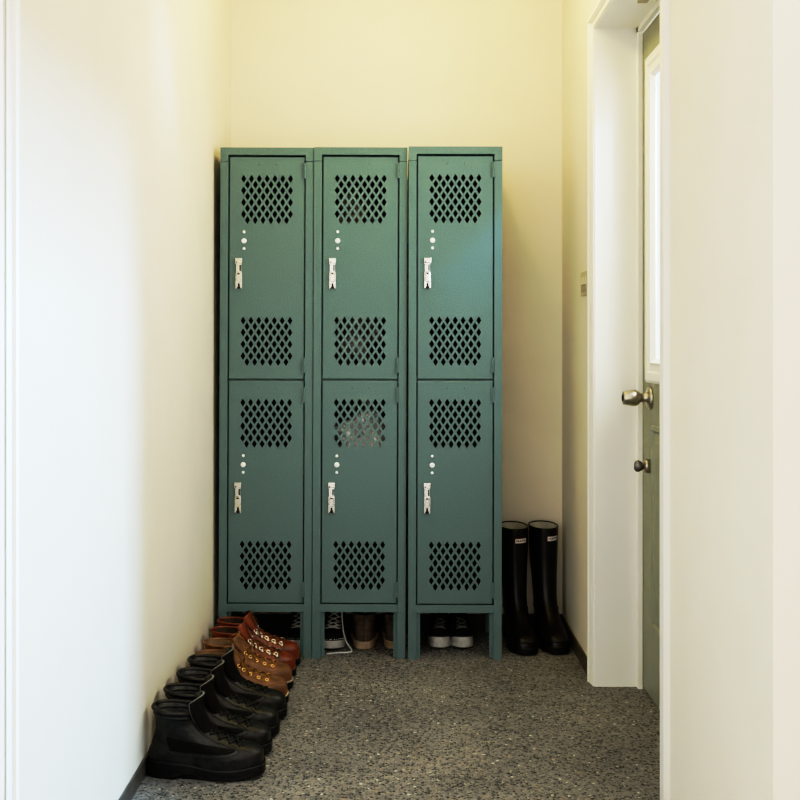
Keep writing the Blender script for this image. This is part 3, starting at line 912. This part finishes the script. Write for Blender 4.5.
# ------------------------------------------------------------------ shoes under the lockers
def make_sneaker(name, high, canvas, sole_mat, cap_mat, eyelets):
    L = 0.255
    H = 0.135 if high else 0.082
    la = Last(L, [(0.02, 0.004), (0.05, 0.004), (0.09, 0.014), (0.135, 0.012)],
              [(0.02, L), (0.035, L - 0.003), (0.048, 0.240), (0.060, 0.212), (0.070, 0.185), (0.082, 0.160), (0.10, 0.128), (0.135, 0.108)],
              [(0.02, 0.090), (0.045, 0.088), (0.06, 0.080), (0.08, 0.072), (0.11, 0.070), (0.135, 0.074)],
              blend=(0.04, 0.1), H=H, shear=0.0, spring=0.010)
    root = empty(name)
    up = link_mesh('upper', upper_mesh(la, 0.016, H, 24, 48, 0.072, 0.45), [canvas, M['red_lining']], root, True)
    add_solid(up, 0.003)
    link_mesh('outsole', sole_mesh(L, 0.090, 0.026, 0.004, lugs=False, spring=0.010), sole_mat, root)
    # toe cap
    bm = bmesh.new()
    g = []
    for i in range(25):
        t = pi - 0.80 + 1.60 * i / 24
        g.append([bm.verts.new(la.S(0.024 + (0.037 - 0.024) * j / 6 * (1 - 0.25 * ((t - pi) / 0.8) ** 2), t, -0.0022)) for j in range(7)])
    for i in range(24):
        for j in range(6):
            bm.faces.new((g[i][j], g[i + 1][j], g[i + 1][j + 1], g[i][j + 1]))
    link_mesh('toe_cap', bm, cap_mat, root, True)
    tm = tongue_mesh(((0.150, 0.066), (0.122, 0.10), (0.104, H + 0.02)), 0.018, 0.032, 0.012)
    tg = link_mesh('tongue', tm, [canvas, canvas], root, True); add_solid(tg, 0.003, 0)
    zs = [0.062, 0.068, 0.076, 0.087] + ([0.10, 0.115] if high else [])
    link_mesh('lace', lace_mesh(la, zs, lambda z: 0.45, 0.0022, 0.005), M['white_lace'], root, True)
    bm = bmesh.new()
    tube(bm, [la.S(0.030, t, -0.001) for t in [2 * pi * k / 48 for k in range(48)]], 0.0016, 6, closed=True)
    link_mesh('foxing_stripe', bm, M['white_lace'], root, True)
    if eyelets:
        bm0 = None
        for sgn in (1, -1):
            for z in zs:
                p, n, u = surf_frame(la, z, pi + sgn * 0.58)
                if bm0 is None:
                    bm = bmesh.new(); tube(bm, [(0.0032 * cos(a * pi / 6), 0.0032 * sin(a * pi / 6), 0) for a in range(12)], 0.0013, 6, closed=True)
                    bm0 = e = link_mesh('eyelet', bm, M['steel'], root, True)
                else:
                    e = bm0.copy(); col.objects.link(e); e.parent = root
                yv = (Vector((0, 0, 1)) - n * n.z).normalized(); xv = yv.cross(n)
                mt = Matrix((xv, yv, n)).transposed().to_4x4(); mt.translation = p + n * 0.001
                e.matrix_local = mt
    return root, la

def face_out(o, x, ytoe, ang, L=0.255):
    """toe towards the room: heel origin is L behind the toe"""
    a = math.radians(-90 + ang)
    o.rotation_euler = (0, 0, a)
    o.location = (x - L * cos(a), ytoe - L * sin(a), 0)

sn1, la_s = make_sneaker('high_top_sneaker', True, M['canvas_black'], M['white_rubber'], M['canvas_black'], True)
sn2 = copy_tree(sn1)
face_out(sn1, -0.346, 3.490, 2, 0.237); face_out(sn2, -0.237, 3.482, -3, 0.237); sn1.scale = sn2.scale = (0.93, 0.95, 1)
tag(sn1, 'black canvas high-top sneaker under the locker behind the row of boots', 'sneaker', 'high-top sneakers under the lockers')
tag(sn2, 'black canvas high-top sneaker with a trailing white lace under the middle locker', 'sneaker', 'high-top sneakers under the lockers')
bm = bmesh.new()
# lace hanging from the ankle to the floor (local to the sneaker)
pts = [(0.150, 0.026, 0.152), (0.176, 0.030, 0.130), (0.188, 0.034, 0.09), (0.200, 0.040, 0.05), (0.216, 0.052, 0.022), (0.238, 0.070, 0.006), (0.258, 0.075, 0.003), (0.272, 0.060, 0.003), (0.276, 0.035, 0.003), (0.285, 0.008, 0.003), (0.292, -0.010, 0.003)]
ks = [p for p in pts]
cx = curve1([(i, p[0]) for i, p in enumerate(ks)]); cy = curve1([(i, p[1]) for i, p in enumerate(ks)]); cz = curve1([(i, p[2]) for i, p in enumerate(ks)])
tube(bm, [(cx(i / 5), cy(i / 5), cz(i / 5)) for i in range(5 * (len(ks) - 1) + 1)], 0.0026, 6)
ll = link_mesh('loose_lace', bm, M['white_lace'], sn2, True); ll['label'] = 'long white lace trailing on the floor'

wt1, _ = make_sneaker('low_sneaker', False, M['canvas_black'], M['white_rubber'], M['white_rubber'], False)
wt2 = copy_tree(wt1)
face_out(wt1, 0.126, 3.495, -2, 0.237); face_out(wt2, 0.206, 3.495, 3, 0.237)
wt1.scale = wt2.scale = (0.93, 0.86, 0.95)
for wt_ in (wt1, wt2):
    for ch in wt_.children:
        if ch.name.startswith('lace'):
            ch.data = ch.data if wt_ is wt2 else ch.data.copy()
            if wt_ is wt1:
                ch.data.materials.clear(); ch.data.materials.append(M['grey_edge']); grey_lace = ch.data
for ch in wt2.children:
    if ch.name.startswith('lace'): ch.data = grey_lace
tag(wt1, 'black low sneaker with white rubber toe under the third locker, toward the gap between lockers', 'sneaker', 'white-toed sneakers under the locker')
tag(wt2, 'black low sneaker with white rubber toe under the third locker, toward the tall rubber boots', 'sneaker', 'white-toed sneakers under the locker')

# taupe suede shoes standing heel outwards
def make_suede():
    L = 0.245
    H = 0.105
    la = Last(L, [(0.02, 0.006), (0.035, 0.0), (0.06, -0.001), (0.085, 0.006), (0.105, 0.010)],
              [(0.02, L), (0.035, L - 0.003), (0.05, 0.225), (0.062, 0.195), (0.072, 0.165), (0.085, 0.135), (0.105, 0.115)],
              [(0.02, 0.092), (0.045, 0.090), (0.06, 0.082), (0.08, 0.074), (0.105, 0.074)], blend=(0.04, 0.09), H=H, shear=0.0, spring=0.008)
    root = empty('suede_shoe')
    up = link_mesh('upper', upper_mesh(la, 0.018, H, 24, 48, 0.08, 0.42), [M['suede'], M['red_lining']], root, True); add_solid(up, 0.003)
    link_mesh('outsole', sole_mesh(L, 0.092, 0.024, 0.003, lugs=False, spring=0.008), M['crepe'], root)
    tm = tongue_mesh(((0.155, 0.068), (0.128, 0.10), (0.110, H + 0.02)), 0.018, 0.03, 0.012)
    tg = link_mesh('tongue', tm, [M['suede'], M['suede']], root, True); add_solid(tg, 0.003, 0)
    link_mesh('lace', lace_mesh(la, [0.066, 0.073, 0.082, 0.094], lambda z: 0.45, 0.002), M['tan_lace'], root, True)
    bm = bmesh.new()
    tube(bm, [la.S(0.022 + 0.083 * k / 20, 0.0, -0.0006) for k in range(21)], 0.0013, 6)
    link_mesh('seam', bm, M['red_lining'], root, True)
    return root
sd1 = make_suede(); sd2 = copy_tree(sd1)
for o, x, a in ((sd1, -0.127, 91), (sd2, -0.026, 87)):
    o.location = (x, 3.505, 0); o.rotation_euler = (0, 0, math.radians(a)); o.scale = (0.88, 1.08, 1.08)
tag(sd1, 'taupe suede shoe, heel outwards under the middle locker, beside the trailing lace', 'shoe', 'suede shoes under the middle locker')
tag(sd2, 'taupe suede shoe, heel outwards under the middle locker, half behind its leg', 'shoe', 'suede shoes under the middle locker')

# ------------------------------------------------------------------ things inside the middle locker
def crumple(name, mat, cx, cy, z0, z1, rx, ry, seed, amp):
    bm = bmesh.new()
    bmesh.ops.create_icosphere(bm, subdivisions=5, radius=1.0)
    h = (z1 - z0) / 2
    for v in bm.verts:
        p = v.co.copy()
        q = Vector((p.x * rx * 1.0, p.y * ry, p.z * h))
        n1 = noise.noise(q * 14 + Vector((seed, 0, 0)))
        n2 = abs(noise.noise(q * 34 + Vector((0, seed, 0))))
        n3 = abs(noise.noise(Vector((q.x * 60, q.y * 60, q.z * 40)) + Vector((0, 0, seed))))
        k = 1 + amp * (0.9 * n1 + 0.7 * n2 + 0.4 * n3 - 0.3)
        sq = max(abs(p.x), abs(p.y)) ** 0.25 if max(abs(p.x), abs(p.y)) > 0.01 else 1
        v.co = Vector((cx + max(-rx * 1.05, min(rx * 1.05, q.x * k)), cy + max(-ry * 1.1, min(ry * 1.3, q.y * k)), (z0 + z1) / 2 + q.z * (1 + 0.12 * n1)))
    return link_mesh(name, bm, mat)
lx = -0.2855
bagp = empty('crumpled_bag', (lx + LW / 2, YF + 0.14, 0.178))
tag(bagp, 'pale crumpled plastic bag seen through the lower vents of the middle locker', 'bag')
b = crumple('bag_body', M['bag'], 0.004, -0.06, 0.40, 0.625, 0.088, 0.050, 3.1, 0.75); b.parent = bagp
bm = bmesh.new(); tube(bm, [(-0.03, -0.05, 0.60), (-0.012, -0.045, 0.68), (0, -0.03, 0.722), (0.014, -0.045, 0.68), (0.03, -0.05, 0.60)], 0.004, 8)
link_mesh('bag_strap', bm, M['bag'], bagp, True)
jk = empty('folded_jacket', (lx + LW / 2, YF + 0.15, MID - 0.002))
tag(jk, 'dark grey clothing seen through the top vents of the middle locker', 'clothing')
b = crumple('jacket_body', M['cloth'], -0.02, -0.01, 0.0, 0.635, 0.095, 0.09, 9.7, 0.45); b.parent = jk

# ------------------------------------------------------------------ light, world, camera
def light(kind, name, loc, energy, color, **kw):
    d = bpy.data.lights.new(name, kind)
    d.energy = energy; d.color = color
    for k, v in kw.items():
        setattr(d, k, v)
    o = bpy.data.objects.new(name, d); col.objects.link(o); o.location = loc
    return o
def aim(o, target):
    o.rotation_euler = (Vector(target) - o.location).to_track_quat('-Z', 'Y').to_euler()

light('POINT', 'ceiling_lamp', (0.05, 2.97, 2.27), 7.9, (1.0, 0.81, 0.37), shadow_soft_size=0.045)
dl = light('AREA', 'daylight_window', (2.45, -0.255, 3.2), 33, (0.32, 0.63, 1.0), shape='RECTANGLE', size=0.16, size_y=0.35)
aim(dl, (XL, 1.95, 0.8))
dl.data.spread = math.radians(60)
dd = light('AREA', 'door_daylight', (1.02, 2.62, 1.50), 16, (0.97, 0.98, 1.0), shape='RECTANGLE', size=1.0, size_y=0.7)
aim(dd, (XL, 2.72, 0.85))

w = bpy.data.worlds.new('World'); scene.world = w; w.use_nodes = True
bg = w.node_tree.nodes['Background']
bg.inputs['Color'].default_value = (0.93, 0.96, 1.0, 1)
# backdrop brighter and cooler toward +y for the pane, warm fill added from behind
wt = w.node_tree
tc = wt.nodes.new('ShaderNodeTexCoord'); sp = wt.nodes.new('ShaderNodeSeparateXYZ'); mr = wt.nodes.new('ShaderNodeMapRange')
wt.links.new(tc.outputs['Generated'], sp.inputs[0]); wt.links.new(sp.outputs['Y'], mr.inputs['Value'])
mr.inputs['From Min'].default_value = 0.0; mr.inputs['From Max'].default_value = 0.9
mr.inputs['To Min'].default_value = 1.26; mr.inputs['To Max'].default_value = 1.35
wt.links.new(mr.outputs['Result'], bg.inputs['Strength'])
wr_ = wt.nodes.new('ShaderNodeValToRGB')
wr_.color_ramp.elements[0].color = (1.0, 0.955, 0.885, 1); wr_.color_ramp.elements[1].color = (0.86, 0.94, 1.0, 1)
wr_.color_ramp.elements[0].position = 0.1; wr_.color_ramp.elements[1].position = 0.8
wt.links.new(sp.outputs['Y'], wr_.inputs[0]); wt.links.new(wr_.outputs[0], bg.inputs['Color'])

cam = bpy.data.cameras.new('camera')
cam.sensor_width = 36; cam.lens = 1050 / 800 * 36
cam.shift_x = -2 / 800; cam.shift_y = -62 / 800
cam.clip_start = 0.02
co = bpy.data.objects.new('camera', cam); col.objects.link(co)
co.location = (0, 0, 1.04); co.rotation_euler = (math.radians(90), 0, 0)
scene.camera = co
scene.view_settings.view_transform = 'Standard'
scene.view_settings.look = 'None'
scene.view_settings.exposure = 0.05
scene.view_settings.use_curve_mapping = True
cm = scene.view_settings.curve_mapping
cc = cm.curves[3]
WL = 1.8
cm.white_level = (WL, WL, WL)
for p in ((0.012, 0.003), (0.05, 0.030), (0.12, 0.106), (0.27, 0.40), (0.6, 0.74), (1.0, 0.87)):
    cc.points.new(p[0] / WL, p[1])
cc.points[-1].location = (1.0, 1.0)
cm.update()
scene.cycles.max_bounces = 10
scene.cycles.diffuse_bounces = 6
